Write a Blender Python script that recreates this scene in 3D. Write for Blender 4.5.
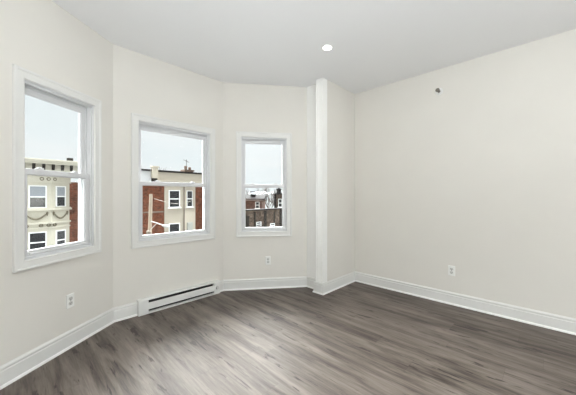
import bpy, bmesh, math, random
from mathutils import Matrix, Vector
random.seed(7)
scene = bpy.context.scene
COL = scene.collection
for o in list(bpy.data.objects):
    bpy.data.objects.remove(o)

# ------------------------------------------------------------------ camera
CAM_H = 1.25
cam_data = bpy.data.cameras.new('camera')
cam_data.sensor_width = 36
cam_data.lens = 36 * 272 / 576
cam_data.shift_y = -1 / 576
cam_data.clip_start = 0.02
cam_data.clip_end = 300
cam = bpy.data.objects.new('camera', cam_data)
cam.location = (0, 0, CAM_H)
cam.rotation_euler = (math.pi / 2, 0, -math.radians(45.8))
COL.objects.link(cam)
scene.camera = cam

# ------------------------------------------------------------------ view, world, sun, large lights
scene.view_settings.view_transform = 'Standard'
scene.view_settings.look = 'None'
scene.view_settings.gamma = 1
scene.view_settings.use_curve_mapping = False
scene.view_settings.exposure = 0.0

world = bpy.data.worlds.new('overcast_sky')
scene.world = world
world.use_nodes = True
wn, wl = world.node_tree.nodes, world.node_tree.links
wn.clear()
w_out = wn.new('ShaderNodeOutputWorld')
w_bg = wn.new('ShaderNodeBackground')
w_bg.inputs['Strength'].default_value = 1.0
w_tc = wn.new('ShaderNodeTexCoord')
w_map = wn.new('ShaderNodeMapping')
w_map.inputs['Scale'].default_value = (2.2, 2.2, 9)
w_noise = wn.new('ShaderNodeTexNoise')
w_noise.inputs['Scale'].default_value = 1.3
w_noise.inputs['Detail'].default_value = 4
w_ramp = wn.new('ShaderNodeValToRGB')
w_ramp.color_ramp.elements[0].position = 0.35
w_ramp.color_ramp.elements[0].color = (0.89, 0.945, 0.97, 1)
w_ramp.color_ramp.elements[1].position = 0.68
w_ramp.color_ramp.elements[1].color = (0.97, 0.985, 0.995, 1)
wl.new(w_tc.outputs['Generated'], w_map.inputs['Vector'])
wl.new(w_map.outputs['Vector'], w_noise.inputs['Vector'])
wl.new(w_noise.outputs['Fac'], w_ramp.inputs['Fac'])
w_sep = wn.new('ShaderNodeSeparateXYZ')
w_mr = wn.new('ShaderNodeMapRange')
w_mr.inputs['From Min'].default_value = 0.42
w_mr.inputs['From Max'].default_value = 0.95
w_mr.inputs['To Min'].default_value = 1.0
w_mr.inputs['To Max'].default_value = 3
wl.new(w_tc.outputs['Generated'], w_sep.inputs[0])
wl.new(w_sep.outputs[2], w_mr.inputs[0])
wl.new(w_mr.outputs[0], w_bg.inputs['Strength'])
wl.new(w_ramp.outputs['Color'], w_bg.inputs['Color'])
wl.new(w_bg.outputs['Background'], w_out.inputs['Surface'])


def light(name, kind, loc, direction, energy, color=(1, 1, 1), **kw):
    d = bpy.data.lights.new(name, kind)
    d.energy = energy
    d.color = color
    for k, v in kw.items():
        setattr(d, k, v)
    o = bpy.data.objects.new(name, d)
    o.location = loc
    o.rotation_euler = Vector(direction).to_track_quat('-Z', 'Y').to_euler()
    COL.objects.link(o)
    return o


# very hazy sun, high above the houses across the street: wide soft light slanting in through the bay
light('hazy_sun', 'SUN', (0, 30, 30), (-0.4, -1, -1.4), 60, (0.96, 0.985, 1), angle=math.radians(105))
# added fill panel by the closed back wall, unseen behind the camera
light('rear_fill', 'AREA', (0.35, -3.4, 0.95), (0.0, 1, -0.12), 56, (0.885, 0.948, 1), shape='RECTANGLE', size=1.5, size_y=1.7)
# added unseen fill behind the camera, aimed up to brighten ceiling and walls
light('bounce_fill', 'AREA', (-0.25, -0.9, 1.36), (0.05, 0.1, 1), 106, (0.885, 0.948, 1), shape='DISK', size=0.8)

CEIL = 2.77
LAMP_UV = (2.27, 1.648)


# ------------------------------------------------------------------ materials
def lin(c):
    return tuple((v / 255 / 12.92) if v / 255 <= 0.04045 else ((v / 255 + 0.055) / 1.055) ** 2.4 for v in c) + (1,)


def principled(name, rgb, rough=0.6, metallic=0.0, spec=0.5, var=0.0, vscale=8.0, bump=0.0, bscale=120.0, stretch=(1, 1, 1)):
    m = bpy.data.materials.new(name)
    m.use_nodes = True
    n, l = m.node_tree.nodes, m.node_tree.links
    b = n['Principled BSDF']
    c = lin(rgb)
    b.inputs['Base Color'].default_value = c
    b.inputs['Roughness'].default_value = rough
    b.inputs['Metallic'].default_value = metallic
    b.inputs['Specular IOR Level'].default_value = spec
    tc = n.new('ShaderNodeTexCoord')
    mp = n.new('ShaderNodeMapping')
    mp.inputs['Scale'].default_value = stretch
    l.new(tc.outputs['Object'], mp.inputs['Vector'])
    if var > 0:
        t = n.new('ShaderNodeTexNoise')
        t.inputs['Scale'].default_value = vscale
        t.inputs['Detail'].default_value = 5
        l.new(mp.outputs['Vector'], t.inputs['Vector'])
        r = n.new('ShaderNodeValToRGB')
        r.color_ramp.elements[0].position = 0.3
        r.color_ramp.elements[1].position = 0.7
        r.color_ramp.elements[0].color = tuple(v * (1 - var) for v in c[:3]) + (1,)
        r.color_ramp.elements[1].color = tuple(min(1, v * (1 + var)) for v in c[:3]) + (1,)
        l.new(t.outputs['Fac'], r.inputs['Fac'])
        l.new(r.outputs['Color'], b.inputs['Base Color'])
    if bump > 0:
        t2 = n.new('ShaderNodeTexNoise')
        t2.inputs['Scale'].default_value = bscale
        t2.inputs['Detail'].default_value = 3
        l.new(mp.outputs['Vector'], t2.inputs['Vector'])
        bp = n.new('ShaderNodeBump')
        bp.inputs['Strength'].default_value = bump
        bp.inputs['Distance'].default_value = 0.002
        l.new(t2.outputs['Fac'], bp.inputs['Height'])
        l.new(bp.outputs['Normal'], b.inputs['Normal'])
    return m


def brick_material(name, c1, c2, mortar, bw=0.21, bh=0.07, msize=0.012, rough=0.9, var=0.3):
    m = bpy.data.materials.new(name)
    m.use_nodes = True
    n, l = m.node_tree.nodes, m.node_tree.links
    b = n['Principled BSDF']
    b.inputs['Roughness'].default_value = rough
    b.inputs['Specular IOR Level'].default_value = 0.08
    tc = n.new('ShaderNodeTexCoord')
    sp = n.new('ShaderNodeSeparateXYZ')
    ad = n.new('ShaderNodeMath')
    cb = n.new('ShaderNodeCombineXYZ')
    l.new(tc.outputs['Object'], sp.inputs[0])
    l.new(sp.outputs[0], ad.inputs[0])
    l.new(sp.outputs[1], ad.inputs[1])
    l.new(ad.outputs[0], cb.inputs[0])
    l.new(sp.outputs[2], cb.inputs[1])
    br = n.new('ShaderNodeTexBrick')
    br.inputs['Color1'].default_value = lin(c1)
    br.inputs['Color2'].default_value = lin(c2)
    br.inputs['Mortar'].default_value = lin(mortar)
    br.inputs['Scale'].default_value = 1
    br.inputs['Mortar Size'].default_value = msize
    br.inputs['Brick Width'].default_value = bw
    br.inputs['Row Height'].default_value = bh
    l.new(cb.outputs[0], br.inputs['Vector'])
    ns = n.new('ShaderNodeTexNoise')
    ns.inputs['Scale'].default_value = 3.2
    ns.inputs['Detail'].default_value = 8
    ns.inputs['Roughness'].default_value = 0.7
    l.new(tc.outputs['Object'], ns.inputs['Vector'])
    mr = n.new('ShaderNodeMapRange')
    mr.inputs['From Min'].default_value = 0.3
    mr.inputs['From Max'].default_value = 0.7
    mr.inputs['To Min'].default_value = 1 - var
    mr.inputs['To Max'].default_value = 1 + var
    l.new(ns.outputs['Fac'], mr.inputs['Value'])
    mx = n.new('ShaderNodeVectorMath')
    mx.operation = 'SCALE'
    l.new(br.outputs['Color'], mx.inputs[0])
    l.new(mr.outputs[0], mx.inputs['Scale'])
    l.new(mx.outputs[0], b.inputs['Base Color'])
    return m


def floor_material():
    m = bpy.data.materials.new('grey_brown_vinyl_plank')
    m.use_nodes = True
    n, l = m.node_tree.nodes, m.node_tree.links
    b = n['Principled BSDF']
    tc = n.new('ShaderNodeTexCoord')
    sp = n.new('ShaderNodeSeparateXYZ')
    l.new(tc.outputs['Object'], sp.inputs[0])

    def math_node(op, a, c=None, d=None):
        x = n.new('ShaderNodeMath')
        x.operation = op
        for i, v in enumerate((a, c, d)):
            if v is None:
                continue
            if isinstance(v, (int, float)):
                x.inputs[i].default_value = v
            else:
                l.new(v, x.inputs[i])
        return x.outputs[0]

    PW, PL = 0.18, 1.22
    xs = math_node('DIVIDE', sp.outputs[0], PW)
    row = math_node('FLOOR', xs)
    fx = math_node('FRACT', xs)
    wn1 = n.new('ShaderNodeTexWhiteNoise')
    wn1.noise_dimensions = '1D'
    l.new(row, wn1.inputs['W'])
    ys = math_node('ADD', math_node('DIVIDE', sp.outputs[1], PL), wn1.outputs['Value'])
    colm = math_node('FLOOR', ys)
    fy = math_node('FRACT', ys)
    idv = n.new('ShaderNodeCombineXYZ')
    l.new(row, idv.inputs[0])
    l.new(colm, idv.inputs[1])
    wn2 = n.new('ShaderNodeTexWhiteNoise')
    wn2.noise_dimensions = '2D'
    l.new(idv.outputs[0], wn2.inputs['Vector'])
    # per-plank shift of the grain
    sc = n.new('ShaderNodeVectorMath')
    sc.operation = 'SCALE'
    sc.inputs['Scale'].default_value = 13.0
    l.new(wn2.outputs['Color'], sc.inputs[0])
    ad = n.new('ShaderNodeVectorMath')
    ad.operation = 'ADD'
    l.new(tc.outputs['Object'], ad.inputs[0])
    l.new(sc.outputs[0], ad.inputs[1])

    def streak(scale, detail, rough, dist, src=None):
        mp = n.new('ShaderNodeMapping')
        mp.inputs['Scale'].default_value = scale
        l.new(src or ad.outputs[0], mp.inputs['Vector'])
        t = n.new('ShaderNodeTexNoise')
        t.inputs['Scale'].default_value = 1
        t.inputs['Detail'].default_value = detail
        t.inputs['Roughness'].default_value = rough
        t.inputs['Distortion'].default_value = dist
        l.new(mp.outputs['Vector'], t.inputs['Vector'])
        return t.outputs['Fac']

    broad = streak((9.5, 1.0, 1), 4, 0.6, 0.7, tc.outputs['Object'])
    fine = streak((60, 4.0, 1), 5, 0.7, 0.4)
    knots = streak((22, 3.4, 1), 3, 0.6, 0.7)

    def mapr(v, a, bb, c, d):
        x = n.new('ShaderNodeMapRange')
        for i, q in enumerate((a, bb, c, d)):
            x.inputs[i + 1].default_value = q
        l.new(v, x.inputs[0])
        return x.outputs[0]

    r = n.new('ShaderNodeValToRGB')
    e = r.color_ramp.elements
    e[0].position = 0.28
    e[0].color = lin((56, 47, 41))
    e[1].position = 0.75
    e[1].color = lin((130, 120, 112))
    k = e.new(0.48)
    k.color = lin((97, 87, 79))
    tone = math_node('ADD', broad, mapr(fine, 0.3, 0.7, -0.13, 0.13))
    tone = math_node('ADD', tone, mapr(wn2.outputs['Value'], 0, 1, -0.035, 0.035))
    tone = math_node('SUBTRACT', tone, mapr(knots, 0.60, 0.70, 0.0, 0.34))
    l.new(tone, r.inputs['Fac'])
    # seams
    ex = math_node('MULTIPLY', math_node('MINIMUM', fx, math_node('SUBTRACT', 1.0, fx)), PW)
    ey = math_node('MULTIPLY', math_node('MINIMUM', fy, math_node('SUBTRACT', 1.0, fy)), PL)
    ed = math_node('MINIMUM', ex, ey)
    seam = mapr(ed, 0.0004, 0.0016, 0.72, 1.0)
    mx = n.new('ShaderNodeVectorMath')
    mx.operation = 'SCALE'
    l.new(r.outputs['Color'], mx.inputs[0])
    l.new(seam, mx.inputs['Scale'])
    l.new(mx.outputs[0], b.inputs['Base Color'])
    l.new(mapr(fine, 0.3, 0.7, 0.50, 0.64), b.inputs['Roughness'])
    b.inputs['Specular IOR Level'].default_value = 0.5
    bp = n.new('ShaderNodeBump')
    bp.inputs['Strength'].default_value = 0.25
    bp.inputs['Distance'].default_value = 0.001
    l.new(math_node('ADD', math_node('MULTIPLY', fine, 0.4), seam), bp.inputs['Height'])
    l.new(bp.outputs['Normal'], b.inputs['Normal'])
    return m


def glass_material():
    m = bpy.data.materials.new('window_glass')
    m.use_nodes = True
    n, l = m.node_tree.nodes, m.node_tree.links
    n.clear()
    out = n.new('ShaderNodeOutputMaterial')
    tr = n.new('ShaderNodeBsdfTransparent')
    tr.inputs['Color'].default_value = (0.97, 0.985, 0.98, 1)
    gl = n.new('ShaderNodeBsdfGlossy')
    gl.inputs['Roughness'].default_value = 0.02
    fr = n.new('ShaderNodeFresnel')
    fr.inputs['IOR'].default_value = 1.25
    mx = n.new('ShaderNodeMixShader')
    l.new(fr.outputs[0], mx.inputs[0])
    l.new(tr.outputs[0], mx.inputs[1])
    l.new(gl.outputs[0], mx.inputs[2])
    l.new(mx.outputs[0], out.inputs['Surface'])
    return m


def emission_material(name, col, strength):
    m = bpy.data.materials.new(name)
    m.use_nodes = True
    n, l = m.node_tree.nodes, m.node_tree.links
    b = n['Principled BSDF']
    b.inputs['Emission Color'].default_value = col
    b.inputs['Emission Strength'].default_value = strength
    return m


M = dict(
    wall=principled('warm_white_wall_paint', (227, 223.5, 216), 0.75, spec=0.3, var=0.012, vscale=2.5, bump=0.08, bscale=220),
    ceiling=principled('flat_white_ceiling_paint', (244, 244, 244), 0.9, spec=0.2, bump=0.06, bscale=180),
    trim=principled('white_semi_gloss_trim', (228, 227, 223), 0.38, spec=0.5),
    lit_trim=principled('lit_white_gloss_trim', (250, 249, 246), 0.3, spec=0.5),  # trim white with highlight and daylight put into the colour
    vinyl=principled('white_vinyl', (219, 219, 219), 0.35),
    metal_white=principled('white_enamel', (230, 230, 226), 0.4),
    fins=principled('dark_heater_fins', (52, 50, 47), 0.6, metallic=0.4),
    plastic=principled('white_plastic', (240, 240, 236), 0.35),
    receptacle=principled('off_white_receptacle', (206, 205, 200), 0.4),
    slot=principled('dark_slot', (44, 42, 40), 0.7),
    chrome=principled('dull_chrome', (120, 116, 108), 0.35, metallic=0.8),
    floor=floor_material(),
    glass=glass_material(),
    lamp=emission_material('lamp_diffuser', (1, 0.97, 0.92, 1), 9),
    brick=brick_material('red_brick', (120, 70, 50), (92, 52, 38), (112, 84, 70), bw=0.42, bh=0.14, msize=0.02, var=0.65),
    brick_pink=brick_material('weathered_pink_brick', (112, 86, 76), (86, 64, 56), (112, 100, 92), bw=0.5, bh=0.2, var=0.6),
    brick_brown=brick_material('weathered_brown_brick', (104, 90, 78), (74, 62, 54), (98, 88, 80), bw=0.4, bh=0.3, var=0.8),
    cream=principled('cream_paint', (200, 195, 179), 0.75, var=0.05, vscale=1.5, spec=0.08),
    cream_light=principled('pale_cream_trim', (204, 199, 184), 0.7, var=0.03, spec=0.08),
    siding=principled('beige_siding', (184, 175, 160), 0.8, var=0.03, spec=0.08),
    ornament=principled('grey_ornament', (122, 115, 98), 0.8, spec=0.08),
    white_ext=principled('white_exterior_paint', (240, 240, 238), 0.6, spec=0.08),
    stucco=principled('white_stucco', (222, 222, 222), 0.9, var=0.03, spec=0.08),
    dark_glass=principled('dark_window_glass', (30, 31, 34), 0.12, spec=0.6, var=0.2, vscale=3),
    blind=principled('grey_roller_blind', (150, 155, 160), 0.8),
    roof=principled('dark_roofing', (34, 31, 30), 0.9, var=0.2, spec=0.08),
    bracket=principled('black_bracket', (48, 44, 40), 0.8, spec=0.08),
    ac=principled('grey_louvre', (172, 172, 166), 0.6, spec=0.08),
    pole=principled('weathered_pole_wood', (160, 146, 130), 0.9, var=0.12, vscale=3, stretch=(6, 6, 0.7), spec=0.08),
    galv=principled('galvanised_grey', (186, 184, 180), 0.6, spec=0.08),
    bark=principled('bare_bark', (84, 76, 70), 0.9, spec=0.08),
    wire=principled('pale_wire', (180, 170, 160), 0.8, spec=0.08),
    asphalt=principled('asphalt', (96, 96, 96), 0.95, var=0.1, spec=0.08),
    pipe=principled('grey_downpipe', (128, 118, 108), 0.6, spec=0.08),
)


# ------------------------------------------------------------------ mesh helpers
class MB:
    def __init__(self):
        self.v, self.f = [], []

    def add(self, verts, faces, mat=None):
        k = len(self.v)
        for p in verts:
            p = Vector(p)
            self.v.append(mat @ p if mat else p)
        self.f += [tuple(i + k for i in q) for q in faces]
        return self

    def box(self, x0, x1, y0, y1, z0, z1, mat=None):
        x0, x1 = min(x0, x1), max(x0, x1)
        y0, y1 = min(y0, y1), max(y0, y1)
        z0, z1 = min(z0, z1), max(z0, z1)
        return self.add([(x0, y0, z0), (x1, y0, z0), (x1, y1, z0), (x0, y1, z0), (x0, y0, z1), (x1, y0, z1), (x1, y1, z1), (x0, y1, z1)],
                        [(3, 2, 1, 0), (4, 5, 6, 7), (0, 1, 5, 4), (1, 2, 6, 5), (2, 3, 7, 6), (3, 0, 4, 7)], mat)

    def prism(self, pts, z0, z1):
        n = len(pts)
        return self.add([(p[0], p[1], z0) for p in pts] + [(p[0], p[1], z1) for p in pts],
                        [tuple(range(n - 1, -1, -1)), tuple(range(n, 2 * n))] + [(i, (i + 1) % n, n + (i + 1) % n, n + i) for i in range(n)])

    def extrude_x(self, prof, x0, x1, mat=None):
        """closed (y, z) profile extruded along x"""
        n = len(prof)
        return self.add([(x0, p[0], p[1]) for p in prof] + [(x1, p[0], p[1]) for p in prof],
                        [tuple(range(n)), tuple(range(2 * n - 1, n - 1, -1))] + [(i, n + i, n + (i + 1) % n, (i + 1) % n) for i in range(n)], mat)

    def ring_loops(self, loops, closed_first=False, closed_last=False):
        """successive closed loops with equal counts joined by quads"""
        n = len(loops[0])
        k = len(self.v)
        for lp in loops:
            self.v += [Vector(p) for p in lp]
        for i in range(len(loops) - 1):
            for j in range(n):
                a, b2 = k + i * n + j, k + i * n + (j + 1) % n
                self.f.append((a, b2, b2 + n, a + n))
        if closed_first:
            self.f.append(tuple(k + j for j in range(n - 1, -1, -1)))
        if closed_last:
            self.f.append(tuple(k + (len(loops) - 1) * n + j for j in range(n)))
        return self

    def lathe(self, prof, axis_mat=None, n=28, cap0=True, cap1=True):
        """(r, h) profile spun about local z"""
        loops = []
        for r, h in prof:
            lp = []
            for j in range(n):
                a = 2 * math.pi * j / n
                p = Vector((r * math.cos(a), r * math.sin(a), h))
                lp.append(axis_mat @ p if axis_mat else p)
            loops.append(lp)
        return self.ring_loops(loops, cap0, cap1)

    def tube(self, pts, radii, n=8):
        loops = []
        for i, p in enumerate(pts):
            p = Vector(p)
            d = (Vector(pts[min(i + 1, len(pts) - 1)]) - Vector(pts[max(i - 1, 0)])).normalized()
            up = Vector((0, 0, 1)) if abs(d.z) < 0.95 else Vector((1, 0, 0))
            s = d.cross(up).normalized()
            t = s.cross(d)
            r = radii[i] if isinstance(radii, (list, tuple)) else radii
            loops.append([p + s * r * math.cos(2 * math.pi * j / n) + t * r * math.sin(2 * math.pi * j / n) for j in range(n)])
        return self.ring_loops(loops, True, True)

    def build(self, name, mat, parent=None, bevel=0.0, smooth=False):
        me = bpy.data.meshes.new(name)
        me.from_pydata([tuple(p) for p in self.v], [], self.f)
        bm = bmesh.new()
        bm.from_mesh(me)
        bmesh.ops.recalc_face_normals(bm, faces=bm.faces)
        bm.to_mesh(me)
        bm.free()
        me.materials.append(mat)
        if smooth:
            for p in me.polygons:
                p.use_smooth = True
        o = bpy.data.objects.new(name, me)
        COL.objects.link(o)
        if parent:
            o.parent = parent
        if bevel:
            b = o.modifiers.new('bevel', 'BEVEL')
            b.width = bevel
            b.segments = 2
            b.limit_method = 'ANGLE'
        return o


def tag(o, label, cat, kind=None, group=None):
    o['label'] = label
    o['category'] = cat
    if kind:
        o['kind'] = kind
    if group:
        o['group'] = group
    return o


def thing(name, label, cat, loc=(0, 0, 0), rz=0.0, kind=None, group=None):
    o = bpy.data.objects.new(name, None)
    o.empty_display_size = 0.1
    COL.objects.link(o)
    o.location = loc
    o.rotation_euler = (0, 0, rz)
    return tag(o, label, cat, kind, group)


def copy_tree(o, parent=None):
    c = o.copy()
    COL.objects.link(c)
    if parent:
        c.parent = parent
    for ch in o.children:
        copy_tree(ch, c)
    return c


# ------------------------------------------------------------------ room outline (inner wall faces, clockwise from above)
def isect(p, d, q, e):
    k = d[0] * e[1] - d[1] * e[0]
    t = ((q[0] - p[0]) * e[1] - (q[1] - p[1]) * e[0]) / k
    return (p[0] + t * d[0], p[1] + t * d[1])


VF = 3.14                      # bay centre wall face
dL = (math.cos(math.radians(36)), math.sin(math.radians(36)))
dR = (math.cos(math.radians(37.6)), -math.sin(math.radians(37.6)))
oL = (0.733 - dL[1] * .02, 3.12 + dL[0] * .02)
oR = (1.9895 - dR[1] * .02, 3.12 + dR[0] * .02)
A = isect(oL, dL, (0, VF), (1, 0))
B = isect(oR, dR, (0, VF), (1, 0))
UJ, VW, UR = 2.895, 2.103, 3.585
C = isect(oR, dR, (UJ, 0), (0, 1))
D, E_, F = (UJ, VW), (UR, VW), (UR, -3.6)
C2 = (A[0] - 1.12 * dL[0], A[1] - 1.12 * dL[1])
D2, E2, F2 = (C2[0], VW), (-0.88, VW), (-0.88, -3.6)
PTS = [F2, E2, D2, C2, A, B, C, D, E_, F]
NAMES = ['wall_left', 'wall_front_left', 'wall_jamb_left', 'wall_bay_left', 'wall_bay_center', 'wall_bay_right', 'wall_jamb_right', 'wall_front_right', 'wall_right', 'wall_back']
LABELS = ['white side wall out of view at the left', 'short white front wall left of the bay', 'white return at the left end of the bay',
          'white angled bay wall holding the tall leftmost window', 'white middle bay wall above the baseboard heater',
          'white angled bay wall holding the narrow right window', 'white return between the narrow window wall and the pilaster',
          'short shaded wall between the white pilaster and right corner', 'long plain white wall on the right with one outlet', 'white back wall behind the camera']


def offset_poly(pts, d):
    """closed clockwise polygon pushed outwards (to the left of travel) by d, mitred"""
    out = []
    n = len(pts)
    for i in range(n):
        p0, p1, p2 = Vector(pts[i - 1]), Vector(pts[i]), Vector(pts[(i + 1) % n])
        d1, d2 = (p1 - p0).normalized(), (p2 - p1).normalized()
        n1, n2 = Vector((-d1.y, d1.x)), Vector((-d2.y, d2.x))
        out.append(isect(p1 + n1 * d, d1, p1 + n2 * d, d2))
    return out


TH = 0.17
OUT = offset_poly(PTS, TH)
CY = 0.775                      # window opening: bottom, top
TY = 2.050
# windows: wall index, opening start and end measured along the wall from its left end
LW = (Vector(A) - Vector(C2)).length
shift = lambda P, Q: (Vector(P) - Vector(Q)).length
tL = lambda t: LW + t + (Vector(A) - Vector(oL)).dot(Vector(dL)) * -1
sR = (Vector(oR) - Vector(B)).dot(Vector(dR))
WIN = {3: (tL(-0.800), tL(-0.220)), 4: (0.733 + 0.224 - A[0], 0.733 + 1.062 - A[0]), 5: (sR + 0.228, sR + 0.842)}

LIFT = {3: 0.026}             # the tall window sits a touch higher


def wall_mesh(p0, p1, q0, q1, hole, dz=0.0):
    d = (Vector(p1) - Vector(p0))
    L = d.length
    d.normalize()
    nrm = Vector((-d.y, d.x))
    m = MB()
    if not hole:
        m.prism([p0, q0, q1, p1], 0, CEIL)
        return m
    a, b = hole
    us = [0, a - .012, b + .012, L]
    zs = [0, CY + dz - .012, TY + dz + .012, CEIL]
    s0 = (Vector(q0) - Vector(p0)).dot(d)
    s1 = (Vector(q1) - Vector(p0)).dot(d)
    uo = [s0, us[1], us[2], s1]

    def P(u, z, off):
        r = Vector(p0) + d * u + nrm * off
        return (r.x, r.y, z)
    k = lambda i, j, s: s * 16 + j * 4 + i
    V = [P(us[i], zs[j], 0) for j in range(4) for i in range(4)] + [P(uo[i], zs[j], TH) for j in range(4) for i in range(4)]
    Fc = []
    for j in range(3):
        for i in range(3):
            if i == 1 and j == 1:
                continue
            for s in (0, 1):
                Fc.append((k(i, j, s), k(i + 1, j, s), k(i + 1, j + 1, s), k(i, j + 1, s)))
    for (i0, j0), (i1, j1) in [((1, 1), (2, 1)), ((2, 1), (2, 2)), ((2, 2), (1, 2)), ((1, 2), (1, 1))]:
        Fc.append((k(i0, j0, 0), k(i1, j1, 0), k(i1, j1, 1), k(i0, j0, 1)))
    for i in range(3):
        Fc.append((k(i, 0, 0), k(i + 1, 0, 0), k(i + 1, 0, 1), k(i, 0, 1)))
        Fc.append((k(i, 3, 0), k(i + 1, 3, 0), k(i + 1, 3, 1), k(i, 3, 1)))
        Fc.append((k(0, i, 0), k(0, i + 1, 0), k(0, i + 1, 1), k(0, i, 1)))
        Fc.append((k(3, i, 0), k(3, i + 1, 0), k(3, i + 1, 1), k(3, i, 1)))
    m.add(V, Fc)
    return m


for i, nm in enumerate(NAMES):
    j = (i + 1) % len(PTS)
    o = wall_mesh(PTS[i], PTS[j], OUT[i], OUT[j], WIN.get(i), LIFT.get(i, 0)).build(nm, M['lit_trim'] if nm == 'wall_jamb_right' else M['wall'])  # right jamb: daylight brightness put into its paint colour
    tag(o, LABELS[i], 'wall', 'structure')

tag(MB().prism(OUT, -0.2, 0).build('floor', M['floor']), 'grey-brown wood plank floor with dark grain streaks', 'floor', 'structure')
tag(MB().prism(OUT, CEIL, CEIL + 0.2).build('ceiling', M['ceiling']), 'flat white ceiling following the angled bay', 'ceiling', 'structure')


# ------------------------------------------------------------------ baseboards: profile swept along the inner wall line
SHOE = [(.014, 0), (.024, 0), (.0235, .009), (.020, .016), (.0145, .0195), (.014, .0195)]
BASE = [(0, 0), (.0145, 0), (.0145, .105), (.011, .110), (.011, .116), (.0145, .121), (.0135, .131), (.008, .137), (.006, .142), (0, .142)]


def mitre(pts, i, off):
    """point i of an open path pushed to its right (into the room) by off, mitred"""
    p = Vector(pts[i])
    dirs = []
    if i > 0:
        dirs.append((p - Vector(pts[i - 1])).normalized())
    if i < len(pts) - 1:
        dirs.append((Vector(pts[i + 1]) - p).normalized())
    if len(dirs) == 1:
        return p + Vector((dirs[0].y, -dirs[0].x)) * off
    n1, n2 = [Vector((d.y, -d.x)) for d in dirs]
    q = isect(p + n1 * off, dirs[0], p + n2 * off, dirs[1])
    return Vector(q)


def sweep(pts, seg, prof, name, mat, parent=None):
    n = len(prof)
    V = []
    for i in (seg, seg + 1):
        for off, z in prof:
            q = mitre(pts, i, off)
            V.append((q.x, q.y, z))
    Fc = [tuple(range(n)), tuple(range(2 * n - 1, n - 1, -1))] + [(i, n + i, n + (i + 1) % n, (i + 1) % n) for i in range(n)]
    return MB().add(V, Fc).build(name, mat, parent)


# pilaster board on the jamb, flush with the short front wall
PB = 0.098                     # how far it stands off the jamb
PV = 2.228                     # where it starts
path = [F2, E2, D2, C2, A, B, C, (UJ, PV + .001), (UJ - PB, PV), (UJ - PB, VW), E_, F]
bnames = ['baseboard_left', 'baseboard_front_left', 'baseboard_jamb_left', 'baseboard_bay_left', 'baseboard_bay_center', 'baseboard_bay_right', 'baseboard_jamb_right', None, 'baseboard_pilaster', 'baseboard_front_right', 'baseboard_right']
blabels = ['white baseboard on the unseen left wall', 'white baseboard left of the bay', 'white baseboard on the left bay return', 'white moulded baseboard below the tall leftmost window',
           'white moulded baseboard behind the wall heater', 'white moulded baseboard below the narrow right window', 'short white baseboard beside the pilaster', None,
           'white base block at the foot of the pilaster', 'short white baseboard right of the pilaster', 'long white moulded baseboard along the right wall']
for i, nm in enumerate(bnames):
    if nm:
        bb = tag(sweep(path, i, BASE, nm, M['trim']), blabels[i], 'baseboard', 'structure')
        sweep(path, i, SHOE, 'shoe_molding', M['lit_trim'], bb)['label'] = 'white quarter round with painted-in highlight'  # highlight along the baseboard foot put into the moulding colour

pil = MB()
prof = [(UJ, VW + .0005), (UJ, PV), (UJ - PB * .75, PV), (UJ - PB, PV - .012)]
v = PV - .022
for k in range(3):             # shallow flutes
    prof += [(UJ - PB, v), (UJ - PB + .004, v - .004), (UJ - PB + .004, v - .008), (UJ - PB, v - .012)]
    v -= .028
prof += [(UJ - PB, VW + .0005)]
pil.prism(prof, 0.0, CEIL)
tag(pil.build('trim_1', M['lit_trim']), 'white fluted pilaster board from floor to ceiling at the bay end', 'trim', 'structure')  # daylight on the board put into its colour


# ------------------------------------------------------------------ windows
def ring(m, x0, x1, z0, z1, w, y0, y1, wb=None, wt=None):
    """rectangular frame: stiles w, bottom wb, top wt, between depths y0 and y1"""
    wb = w if wb is None else wb
    wt = w if wt is None else wt
    outer = [(x0, z0), (x1, z0), (x1, z1), (x0, z1)]
    inner = [(x0 + w, z0 + wb), (x1 - w, z0 + wb), (x1 - w, z1 - wt), (x0 + w, z1 - wt)]
    V, Fc = [], []
    for y in (y0, y1):
        V += [(p[0], y, p[1]) for p in outer] + [(p[0], y, p[1]) for p in inner]
    for i in range(4):
        j = (i + 1) % 4
        Fc += [(i, j, 4 + j, 4 + i), (8 + i, 8 + j, 12 + j, 12 + i), (i, j, 8 + j, 8 + i), (4 + i, 4 + j, 12 + j, 12 + i)]
    m.add(V, Fc)
    return m


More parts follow.
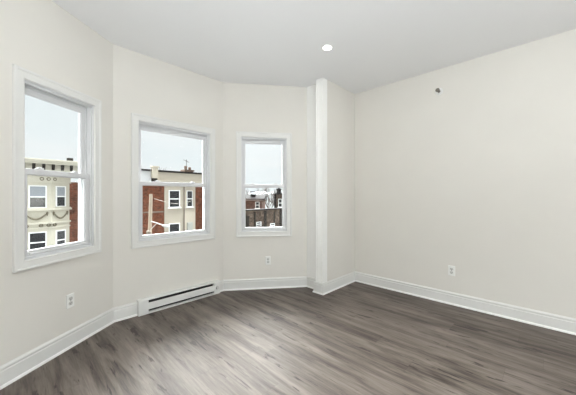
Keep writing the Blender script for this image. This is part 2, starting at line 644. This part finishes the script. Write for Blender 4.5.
def make_window(idx, wi, label):
    a, b = WIN[wi]
    p0, p1 = Vector(PTS[wi]), Vector(PTS[wi + 1])
    d = (p1 - p0).normalized()
    loc = p0 + d * a
    W = b - a
    Hh = TY - CY
    root = thing('window_%d' % idx, label, 'window', (loc.x, loc.y, CY + LIFT.get(wi, 0)), math.atan2(d.y, d.x), 'structure')
    # casing: moulded picture frame, local x along the wall, y outward through the wall, z up
    cs = MB()
    pr = [(0.0, 0.001), (0.0, -.011), (.006, -.016), (.012, -.0145), (.049, -.0165), (.053, -.021), (.066, -.022), (.070, -.018), (.070, 0.001)]
    loops = []
    for cx_, cz, sx, sz in ((0, 0, -1, -1), (W, 0, 1, -1), (W, Hh, 1, 1), (0, Hh, -1, 1)):
        loops.append([(cx_ + sx * q, y, cz + sz * q) for q, y in pr])
    loops.append(loops[0])
    cs.ring_loops(loops)
    cs.build('casing', M['trim'], root)
    # jamb liner, stops and parting beads
    fr = MB()
    ring(fr, -.011, W + .011, -.011, Hh + .011, .011 + .004, -.002, .135)
    ring(fr, .004, W - .004, .004, Hh - .004, .010, .012, .030, wb=.010, wt=.016)
    ring(fr, .004, W - .004, .004, Hh - .004, .016, .062, .070, wb=.008, wt=.022)
    ring(fr, .004, W - .004, .004, Hh - .004, .022, .105, .135, wb=.024, wt=.026)
    fr.build('frame', M['vinyl'], root)
    mid = 0.630 if wi == 3 else 0.618
    # lower sash (room side) and upper sash (outer side)
    for nm, y0, z0, z1, wb, wt in (('lower_sash', .0315, .0145, mid + .021, .036, .040), ('upper_sash', .0715, mid - .019, Hh - .024, .040, .046)):
        s = MB()
        ring(s, .0145, W - .0145, z0, z1, .036, y0, y0 + .029, wb=wb, wt=wt)
        ring(s, .0145 + .036, W - .0145 - .036, z0 + wb, z1 - wt, .005, y0 + .006, y0 + .023)
        so = s.build(nm, M['vinyl'], root, bevel=.0025)
        g = MB()
        g.box(.0145 + .034, W - .0145 - .034, y0 + .0125, y0 + .0165, z0 + wb - .003, z1 - wt + .003)
        g.build('glass', M['glass'], so)
    for fx in (.25, .75):
        lk = MB()
        x = W * fx
        lk.box(x - .028, x + .028, .034, .060, mid + .0211, mid + .028)
        lk.box(x - .012, x + .012, .036, .058, mid + .028, mid + .040)
        lk.box(x - .006, x + .026, .034, .044, mid + .028, mid + .036)
        lk.build('sash_lock', M['vinyl'], root, bevel=.002)
    # finger lift on the bottom rail
    fl = MB()
    fl.extrude_x([(.0315, .026), (.0225, .028), (.0225, .032), (.0315, .038)], .06, W - .06)
    fl.build('finger_lift', M['vinyl'], root)
    return root


make_window(1, 3, 'tall white sash window facing the ornate cream house, leftmost of three')
make_window(2, 4, 'wide white sash window above the baseboard heater, middle of three')
make_window(3, 5, 'narrow white sash window facing distant brown houses, rightmost of three')

# ------------------------------------------------------------------ baseboard heater on the bay centre wall
hx0, hx1 = 0.940, 1.905
heat = thing('baseboard_heater', 'long low white electric baseboard heater under the middle window', 'heater', (hx0, VF, 0))
HL = hx1 - hx0
PD = .064
hb = MB()                       # back and top shell (y towards the room is negative)
hb.extrude_x([(-.0215, .012), (-.0215, .160), (-.050, .160), (-.056, .155), (-.056, .147), (-.060, .147), (-.060, .158), (-.052, .165), (-.0213, .165), (-.0213, .165), (-.001, .165), (-.001, .1425), (-.0205, .1425)], .0, HL)
hb.build('housing', M['metal_white'], heat)
fn = MB()
fn.box(.10, HL - .085, -.050, -.026, .040, .062)
nf = 90
for k in range(nf):
    x = .10 + (HL - .19) * k / nf
    fn.box(x, x + .0012, -.052, -.023, .028, .140)
fn.build('heating_fins', M['fins'], heat)
fp = MB()
fp.extrude_x([(-.058, .048), (-.064, .050), (-.064, .114), (-.060, .120), (-.057, .120), (-.061, .113), (-.061, .053), (-.058, .052)], .098, HL - .083)
fp.build('front_panel', M['metal_white'], heat)
bl = MB()
bl.extrude_x([(-.022, .008), (-.066, .004), (-.070, .010), (-.070, .026), (-.067, .026), (-.066, .014), (-.022, .014)], .0, HL)
bl.build('bottom_lip', M['metal_white'], heat)
for x0, x1 in ((0.0, .10), (HL - .085, HL)):
    e = MB()
    e.extrude_x([(-.0218, .016), (-.0655, .016), (-.0655, .150), (-.056, .1655), (-.0218, .1655)], x0, x1)
    e.build('end_cap', M['metal_white'], heat, bevel=.003)
kn = MB()
km = Matrix.Translation((HL - .042, -.0655, .085)) @ Matrix.Rotation(math.pi / 2, 4, 'X')
kn.lathe([(.024, 0), (.024, .003), (.018, .004), (.0165, .018), (.013, .020)], km, cap0=True, cap1=True)
kn.box(-.002, .002, -.014, .014, .018, .0225, km)
kn.build('thermostat_knob', principled('grey_plastic', (196, 196, 192), .4), heat, bevel=.001)


# ------------------------------------------------------------------ outlets
def make_outlet(label, p, d, z):
    r = thing('electrical_outlet', label, 'outlet', (p[0], p[1], z), math.atan2(d[1], d[0]), group='wall outlets')
    return r


def outlet_parts(r):
    pl = MB()
    x, h = .035, .0575
    lp = []
    for inset, y in ((0, 0), (0, -.003), (.004, -.0065)):
        lp.append([(-x + inset, y, -h + inset), (x - inset, y, -h + inset), (x - inset, y, h - inset), (-x + inset, y, h - inset)])
    pl.ring_loops(lp, True, True)
    pl.build('cover_plate', M['plastic'], r)
    for zc in (-.0195, .0195):
        rc = MB()
        pts = []
        for j in range(24):
            a = 2 * math.pi * j / 24
            pts.append((.0172 * math.cos(a), max(-.0142, min(.0142, .0172 * math.sin(a)))))
        rc.ring_loops([[(q[0], -.006, zc + q[1]) for q in pts], [(q[0], -.0085, zc + q[1]) for q in pts]], True, True)
        ro = rc.build('receptacle', M['receptacle'], r)
        sl = MB()
        sl.box(-.0082, -.0058, -.0088, -.0080, zc - .003, zc + .007)
        sl.box(.0058, .0082, -.0088, -.0080, zc - .002, zc + .006)
        sl.lathe([(.0032, 0), (.0032, .0006)], Matrix.Translation((0, -.0082, zc - .0085)) @ Matrix.Rotation(math.pi / 2, 4, 'X'), n=12)
        sl.build('socket_slots', M['slot'], ro)
    sc_ = MB()
    sc_.lathe([(.0034, 0), (.0034, .0012), (.002, .0018)], Matrix.Translation((0, -.0064, 0)) @ Matrix.Rotation(math.pi / 2, 4, 'X'), n=14)
    sc_.build('screw', M['chrome'], r)


pO = (oL[0] - .450 * dL[0], oL[1] - .450 * dL[1])
o1 = make_outlet('white duplex outlet below the tall leftmost window', pO, dL, .384)
outlet_parts(o1)
for lab, p, d, z in (('white duplex outlet below the narrow right window', (oR[0] + .586 * dR[0], oR[1] + .586 * dR[1]), dR, .379),
                     ('white duplex outlet low on the long right wall', (UR, .838), (0, -1), .390)):
    c = copy_tree(o1)
    c.location = (p[0], p[1], z)
    c.rotation_euler = (0, 0, math.atan2(d[1], d[0]))
    c['label'] = lab

# ------------------------------------------------------------------ small sprinkler head high on the right wall
sp = thing('sprinkler_head', 'small metal sidewall sprinkler head high on the right wall', 'sprinkler', (UR, .968, 2.50), -math.pi / 2)
sp.scale = (1.3, 1.3, 1.3)
rx = Matrix.Rotation(math.pi / 2, 4, 'X')
MB().lathe([(.034, 0), (.034, .003), (.026, .008), (.014, .009)], rx).build('escutcheon', M['plastic'], sp, smooth=False)
sb = MB()
sb.lathe([(.012, .008), (.012, .018), (.009, .020), (.009, .026)], rx, n=16)
sb.tube([(-.009, -.024, 0), (-.013, -.036, 0), (-.006, -.050, 0), (0, -.054, 0)], .0032)
sb.tube([(.009, -.024, 0), (.013, -.036, 0), (.006, -.050, 0), (0, -.054, 0)], .0032)
sb.tube([(0, -.024, 0), (0, -.052, 0)], .003)
sb.build('body', M['chrome'], sp)
MB().lathe([(.017, .054), (.018, .056), (.004, .058)], rx, n=16).build('deflector', M['chrome'], sp)

# ------------------------------------------------------------------ recessed downlight in view, with its lamp; unseen ones behind as lamps only
dl = thing('recessed_light', 'round lit recessed downlight in the white ceiling', 'ceiling light', (LAMP_UV[0], LAMP_UV[1], CEIL))
MB().lathe([(.060, 0), (.060, -.003), (.056, -.005), (.046, -.005), (.042, -.001), (.042, 0)], n=40).build('trim_ring', M['plastic'], dl)
MB().lathe([(.0422, -.0008), (.0422, -.003), (.035, -.0040)], n=40).build('diffuser', M['lamp'], dl)
for x, y in ((LAMP_UV[0], LAMP_UV[1]), (.42, 1.648), (2.27, -.1), (.42, -.1), (2.27, -1.6), (.42, -1.6)):
    light('downlight_lamp', 'AREA', (x, y, CEIL - .012), (0, 0, -1), 1.6, (1, .97, .92), shape='DISK', size=.08)

# ------------------------------------------------------------------ outside: street level is well below the room
GZ = -7.5
tag(MB().box(-60, 90, 4, 120, GZ - .3, GZ).build('street', M['asphalt']), 'grey street far below the windows', 'street', 'structure')


def house_window(root, x0, x1, z0, z1, y, blind=0.0, rot=None, sill=True, upper=None):
    """white framed sash window standing on a front at depth y; the panes are sub-parts"""
    mt = rot or Matrix.Identity(4)
    m = MB()
    w = .075
    for q in ((x0 - w, x0, z0 - .05, z1 + w), (x1, x1 + w, z0 - .05, z1 + w), (x0, x1, z1, z1 + w), (x0, x1, z0 - .05, z0)):
        m.box(q[0], q[1], y - .07, y + .02, q[2], q[3], mt)
    zm = (z0 + z1) / 2
    m.box(x0, x1, y - .055, y + .01, zm - .045, zm + .045, mt)
    if sill:
        m.box(x0 - .18, x1 + .18, y - .14, y + .02, z0 - .15, z0 - .05, mt)
    f = m.build('window', M['white_ext'], root)
    MB().box(x0, x1, y - .025, y + .005, z0, zm - .045, mt).build('lower_pane', M['dark_glass'], f)
    MB().box(x0, x1, y - .035, y + .005, zm + .045, z1, mt).build('upper_pane', upper or M['dark_glass'], f)
    return f


# --- ornate cream house across the street (left window)
V0 = 27.0
ha = thing('row_house', 'ornate cream and red brick row house with bracketed cornice, seen through the tall left window', 'house', (0, V0, GZ))
Z = lambda z: z - GZ
MB().box(-6, 5.6, .78, 8, 0, Z(2.4)).build('wall', M['brick'], ha)
bay = [(-.42, .78), (.75, 0), (2.25, 0), (3.42, .78)]
MB().prism(bay, 0, Z(3.1)).build('bay', M['cream'], ha)


def bay_band(m, z0, z1, out):
    q = [(-.42 - out, .78), (.75 - out * .6, -out), (2.25 + out * .6, -out), (3.42 + out, .78)]
    m.prism(q, Z(z0), Z(z1))


bd = MB()
for z0, z1, out in ((.22, .36, .16), (.36, .42, .10), (-.78, -.66, .10), (-1.12, -1.02, .06), (2.38, 2.72, .07), (2.72, 2.80, .14), (2.30, 2.38, .12)):
    bay_band(bd, z0, z1, out)
bd.build('band_course', M['cream_light'], ha)
cr = MB()
cr.box(-5, 5.6, -.10, .9, Z(2.82), Z(3.66))
cr.box(-5, 5.6, -.46, .9, Z(3.64), Z(3.76))
cr.box(-5, 5.6, -.52, .9, Z(3.76), Z(3.88))
cr.box(-5, 5.6, -.60, .9, Z(3.88), Z(3.98))
cr.box(-5, 5.6, -.16, .9, Z(2.76), Z(2.84))
cr.build('cornice', M['cream_light'], ha)
MB().box(-6, 5.6, 1.0, 8, Z(3.3), Z(3.95)).build('roof', M['cream'], ha)
fdir = Vector((1.17, .78, 0)).normalized()
fang = math.atan2(.78, 1.17)
RF = Matrix.Translation((2.25, 0, 0)) @ Matrix.Rotation(fang, 4, 'Z')
ldir = math.atan2(-.78, 1.17)
LF = Matrix.Translation((-.42, .78, 0)) @ Matrix.Rotation(ldir, 4, 'Z')
for k in range(16):
    x = -3.62 + k * .535
    MB().extrude_x([(-.10, Z(3.22)), (-.18, Z(3.24)), (-.36, Z(3.50)), (-.42, Z(3.64)), (-.10, Z(3.64))], x, x + .17).build('bracket', M['bracket'], ha)
house_window(ha, 1.08, 1.92, Z(.47), Z(1.98), 0, upper=M['blind'], sill=False)
house_window(ha, 1.08, 1.92, Z(-2.80), Z(-1.42), 0)
house_window(ha, .38, 1.0, Z(.52), Z(1.98), 0, rot=RF, upper=M['blind'], sill=False)
house_window(ha, .38, 1.0, Z(-2.80), Z(-1.42), 0, rot=RF)
house_window(ha, .38, 1.0, Z(.52), Z(1.98), 0, rot=LF, sill=False)
house_window(ha, 1.08, 1.92, Z(-6.0), Z(-4.4), 0)
# plaster swags between the floors
for mt, x0, x1 in ((None, .80, 2.02), (RF, .15, 1.2)):
    sw = MB()
    pts, rad = [], []
    for k in range(15):
        s = k / 14
        p = Vector((x0 + (x1 - x0) * s, -.05, Z(.0 - .42 * math.sin(math.pi * s))))
        pts.append(mt @ p if mt else p)
        rad.append(.03 + .035 * math.sin(math.pi * s))
    sw.tube(pts, rad, 8)
    for s in (x0, x1):
        c0 = Vector((s, -.05, Z(.02)))
        c0 = mt @ c0 if mt else c0
        sw.tube([c0 + Vector((0, 0, .10)), c0, c0 - Vector((0, 0, .22))], [.03, .07, .02], 8)
    sw.build('swag', M['ornament'], ha)
for mt, xs, zc in ((None, (.9, 1.68, 2.1), -.88), (RF, (.2,), -.88), (None, (1.72, 2.1), 2.55), (RF, (.2,), 2.55)):
    for x in xs:
        rm = (mt or Matrix.Identity(4)) @ Matrix.Translation((x, -.10, Z(zc))) @ Matrix.Rotation(math.pi / 2, 4, 'X')
        m = MB()
        m.lathe([(.07, -.06), (.12, -.06), (.13, .0), (.10, .02), (.07, .0)], rm, n=16, cap0=False, cap1=False)
        m.build('rosette', M['ornament'], ha)
# little finial/vent on its roof
vt = MB()
vt.tube([(3.55, 1.6, Z(3.9)), (3.55, 1.6, Z(4.25))], .07)
vt.box(3.35, 3.75, 1.45, 1.75, Z(4.22), Z(4.42))
vt.build('roof_vent', M['roof'], ha)

# --- beige house with brick flank (middle window)
hb_ = thing('row_house', 'beige sided bay house between red brick strips, seen through the middle window', 'house', (0, V0, GZ))
MB().box(5.7, 10.55, .0, 8, 0, Z(2.45)).build('brick_wall', M['brick'], hb_)
MB().prism([(13.0, .78), (16.6, .78), (16.6, 8), (13.0, 8)], 0, Z(2.45)).build('brick_wall', M['brick'], hb_)
bay2 = [(10.55, 1.0), (10.55, -.02), (12.52, -.02), (14.15, .78), (14.15, 1.0)]
MB().prism(bay2, 0, Z(2.6)).build('bay', M['siding'], hb_)
sd = MB()                        # lap lines of the siding
for k in range(36):
    z = -6.2 + k * .24
    sd.add([(10.56, -.02, Z(z)), (12.53, -.02, Z(z)), (12.53, -.045, Z(z)), (10.56, -.045, Z(z)), (10.56, -.02, Z(z + .22)), (12.53, -.02, Z(z + .22))],
           [(0, 1, 2, 3), (3, 2, 5, 4), (0, 3, 4), (1, 5, 2), (0, 4, 5, 1)])
sd.build('siding_boards', M['siding'], hb_)
MB().tube([(12.50, -.10, 0), (12.50, -.10, Z(2.5))], .06).build('downpipe', M['pipe'], hb_)
house_window(hb_, 11.02, 11.98, Z(.22), Z(1.80), -.05)
house_window(hb_, 11.02, 11.98, Z(-3.1), Z(-1.48), -.05)
RF2 = Matrix.Translation((12.52, -.02, 0)) @ Matrix.Rotation(math.atan2(.80, 1.63), 4, 'Z')
house_window(hb_, .42, 1.22, Z(.22), Z(1.80), 0, rot=RF2)
lv = MB()
lv.box(.42, 1.26, -.10, .0, Z(-2.75), Z(-1.45), RF2)
for k in range(9):
    lv.box(.48, 1.20, -.13, -.10, Z(-2.68 + k * .13), Z(-2.62 + k * .13), RF2)
lv.build('louvre_panel', M['ac'], hb_)
pb = MB()                        # parapet: white over the brick, beige over the bay
pb.box(9.55, 16.6, -.15, .6, Z(2.5), Z(3.60))
pb.box(9.55, 16.6, -.25, .6, Z(2.75), Z(2.87))
pb.build('parapet', M['siding'], hb_)
MB().box(5.7, 9.55, -.1, .6, Z(2.45), Z(3.62)).build('white_parapet', M['stucco'], hb_)
MB().box(5.7, 16.6, -.35, .7, Z(3.62), Z(3.76)).build('coping', M['roof'], hb_)
MB().box(5.7, 10.5, -.06, .01, Z(-.28), Z(-.16)).build('belt_course', M['pipe'], hb_)
ch = MB()
ch.box(9.28, 9.78, -.55, -.12, Z(2.95), Z(4.05))
ch.box(9.22, 9.84, -.60, -.07, Z(3.95), Z(4.08))
cho = ch.build('chimney', M['siding'], hb_)
MB().box(9.30, 9.70, -.58, -.16, Z(2.62), Z(2.95)).build('vent_box', M['bracket'], cho)
c2 = MB()
c2.box(13.1, 14.0, 1.0, 1.8, Z(2.45), Z(4.05))
c2.box(13.0, 14.1, .9, 1.9, Z(3.95), Z(4.12))
c2.lathe([(.14, 0), (.16, .4), (.12, .45)], Matrix.Translation((13.35, 1.4, Z(4.1))), n=12)
c2.lathe([(.14, 0), (.16, .3), (.12, .35)], Matrix.Translation((13.8, 1.4, Z(4.1))), n=12)
c2.build('chimney', principled('dark_brick', (92, 76, 66), .9, var=.3), hb_)
an = MB()
an.tube([(13.45, 1.4, Z(4.1)), (13.45, 1.4, Z(5.25))], .025, 6)
an.tube([(13.1, 1.4, Z(5.2)), (13.75, 1.4, Z(4.95))], .018, 6)
for k in range(4):
    an.tube([(13.2 + k * .15, 1.25, Z(5.16 - k * .06)), (13.2 + k * .15, 1.55, Z(5.16 - k * .06))], .012, 6)
an.build('antenna', M['bracket'], hb_)

# --- utility pole with a street lamp (middle window)
up = thing('utility_pole', 'pale leaning wooden utility pole carrying a street lamp, in front of red brick', 'pole', (6.72, 20.0, GZ))
MB().tube([(0, 0, 0), (.08, 0, 5), (.19, 0, Z(1.42))], [.16, .13, .105], 12).build('pole', M['pole'], up)
ar = MB()
ar.tube([(.13, -.12, Z(-.46)), (.45, -.15, Z(-.58)), (.9, -.2, Z(-.78))], .035, 8)
ar.tube([(.11, -.12, Z(-1.05)), (.5, -.15, Z(-.66))], .02, 8)
ar.build('lamp_arm', M['galv'], up)
hd = MB()
hm = Matrix.Translation((.85, -.2, Z(-.80))) @ Matrix.Rotation(math.radians(14), 4, 'Y') @ Matrix.Rotation(math.pi / 2, 4, 'Y')
hd.lathe([(.03, 0), (.07, .06), (.11, .2), (.12, .35), (.09, .5), (.02, .55)], hm, n=14)
hd.build('lamp_head', M['galv'], up, smooth=True)
bx = MB()
bx.lathe([(.13, 0), (.15, .05), (.15, .4), (.10, .5)], Matrix.Translation((-.02, -.18, Z(-1.55))), n=14)
bx.build('junction_can', M['pipe'], up)
wr = MB()
pts = []
for k in range(13):
    s = k / 12
    pts.append((7.12 + s * 6.3, 20.0 + s * 6.9, 1.1 - .35 * math.sin(math.pi * s) - .25 * s))
wr.tube(pts, .012, 6)
tag(wr.build('utility_wire', M['wire']), 'thin wire running from the utility pole to the beige house', 'wire')

# --- old brown buildings down the street (narrow right window)
def cam_uv(right, fwd):
    a = math.radians(45.8)
    return (right * math.cos(a) + fwd * math.sin(a), -right * math.sin(a) + fwd * math.cos(a))


RZ = -math.radians(45.8)
q = cam_uv(-5.0, 38)
hc = thing('brick_house', 'old pinkish brick house with dark shallow roof, left in the narrow window', 'house', (q[0], q[1], GZ), RZ)
MB().box(-4.5, 1.4, 0, 5, 0, Z(.95)).build('wall', M['brick_pink'], hc)
rf = MB()
rf.extrude_x([(-.3, Z(.95)), (2.5, Z(1.55)), (5.3, Z(.95)), (5.3, Z(.82)), (-.3, Z(.82))], -4.7, 1.7)
rf.build('roof', M['roof'], hc)
cc = MB()
cc.box(-.35, .35, .8, 1.5, Z(1.0), Z(1.9))
cc.box(-.42, .42, .7, 1.6, Z(1.82), Z(1.98))
cc.build('chimney', M['roof'], hc)
MB().box(-.9, 1.5, -.06, .02, Z(.72), Z(.84)).build('gutter', M['white_ext'], hc)
house_window(hc, .5, .95, Z(-.35), Z(.45), 0)

q = cam_uv(-1.95, 41)
hd_ = thing('tower_house', 'tall grey brown house with chimney, right in the narrow window', 'house', (q[0], q[1], GZ), RZ)
MB().box(0, 4.2, 0, 4, 0, Z(1.55)).build('wall', M['brick_brown'], hd_)
MB().box(-.1, 4.3, -.15, 4.1, Z(1.55), Z(1.72)).build('cornice', M['roof'], hd_)
c3 = MB()
c3.box(.25, .85, .6, 1.2, Z(1.72), Z(2.35))
c3.box(.15, .95, .5, 1.3, Z(2.28), Z(2.45))
c3.lathe([(.12, 0), (.14, .3)], Matrix.Translation((.55, .9, Z(2.4))), n=10)
c3.build('chimney', M['roof'], hd_)
MB().box(-.12, .2, -.08, .3, 0, Z(1.55)).build('downpipe', M['roof'], hd_)
house_window(hd_, .55, 1.0, Z(-.30), Z(.82), 0)

hs = thing('garage_row', 'low brown brick building with dark doorways, lowest in the narrow window', 'building', (0, 25.6, GZ))
MB().box(18.2, 27.2, 0, 1.2, 0, Z(-.42)).build('wall', M['brick_brown'], hs)
MB().box(18.1, 27.3, -.1, 1.3, Z(-.42), Z(-.30)).build('coping', M['roof'], hs)
for x, w, z0, z1 in ((19.25, .5, -6, -1.0), (20.5, .22, -6, -.6), (22.05, .42, -6, -.5), (23.7, .2, -6, -.7), (24.75, .45, -6, -.45)):
    MB().box(x, x + w, -.05, .1, Z(z0), Z(z1)).build('door', M['bracket'], hs)
for x, z in ((20.9, -1.95), (23.15, -2.3)):
    house_window(hs, x, x + .6, Z(z - .35), Z(z + .05), 0, sill=False)


# --- bare trees
def bare_tree(label, loc, height, seed, spread=.55):
    rnd = random.Random(seed)
    root = thing('bare_tree', label, 'tree', loc, group='bare winter trees')
    tr, br = MB(), MB()
    hh = height * .45
    tr.tube([(0, 0, 0), (.05, .03, hh * .5), (0, .05, hh)], [height * .022, height * .018, height * .014], 8)
    tr.build('trunk', M['bark'], root)

    def grow(p, d, ln, r, depth):
        q = p + d * ln
        mid = p + d * ln * .5 + Vector((rnd.uniform(-.06, .06), rnd.uniform(-.06, .06), rnd.uniform(-.03, .05))) * ln
        br.tube([p, mid, q], [r, r * .82, r * .62], 5)
        if depth == 0:
            return
        for _ in range(3 if depth > 1 else 2):
            nd = (d + Vector((rnd.uniform(-1, 1), rnd.uniform(-1, 1), rnd.uniform(-.25, .6))) * spread).normalized()
            grow(q if rnd.random() < .6 else mid, nd, ln * rnd.uniform(.62, .82), max(.018, r * .62), depth - 1)
    for k in range(4):
        a = k * math.pi / 2 + rnd.uniform(-.4, .4)
        grow(Vector((0, .05, hh * rnd.uniform(.8, 1))), Vector((math.cos(a) * .5, math.sin(a) * .5, 1)).normalized(), height * .2, height * .011, 5)
    br.build('branches', M['bark'], root)
    return root


q = cam_uv(-2.9, 52)
bare_tree('bare winter tree between the two distant houses in the narrow window', (q[0], q[1], GZ), 10.6, 3)
q = cam_uv(-7.6, 62)
bare_tree('bare winter tree behind the pinkish brick house with dark roof', (q[0], q[1], GZ), 11.2, 11)
bare_tree('bare winter tree behind the white parapet in the middle window', (12.4, 40.5, GZ), 13.6, 5)
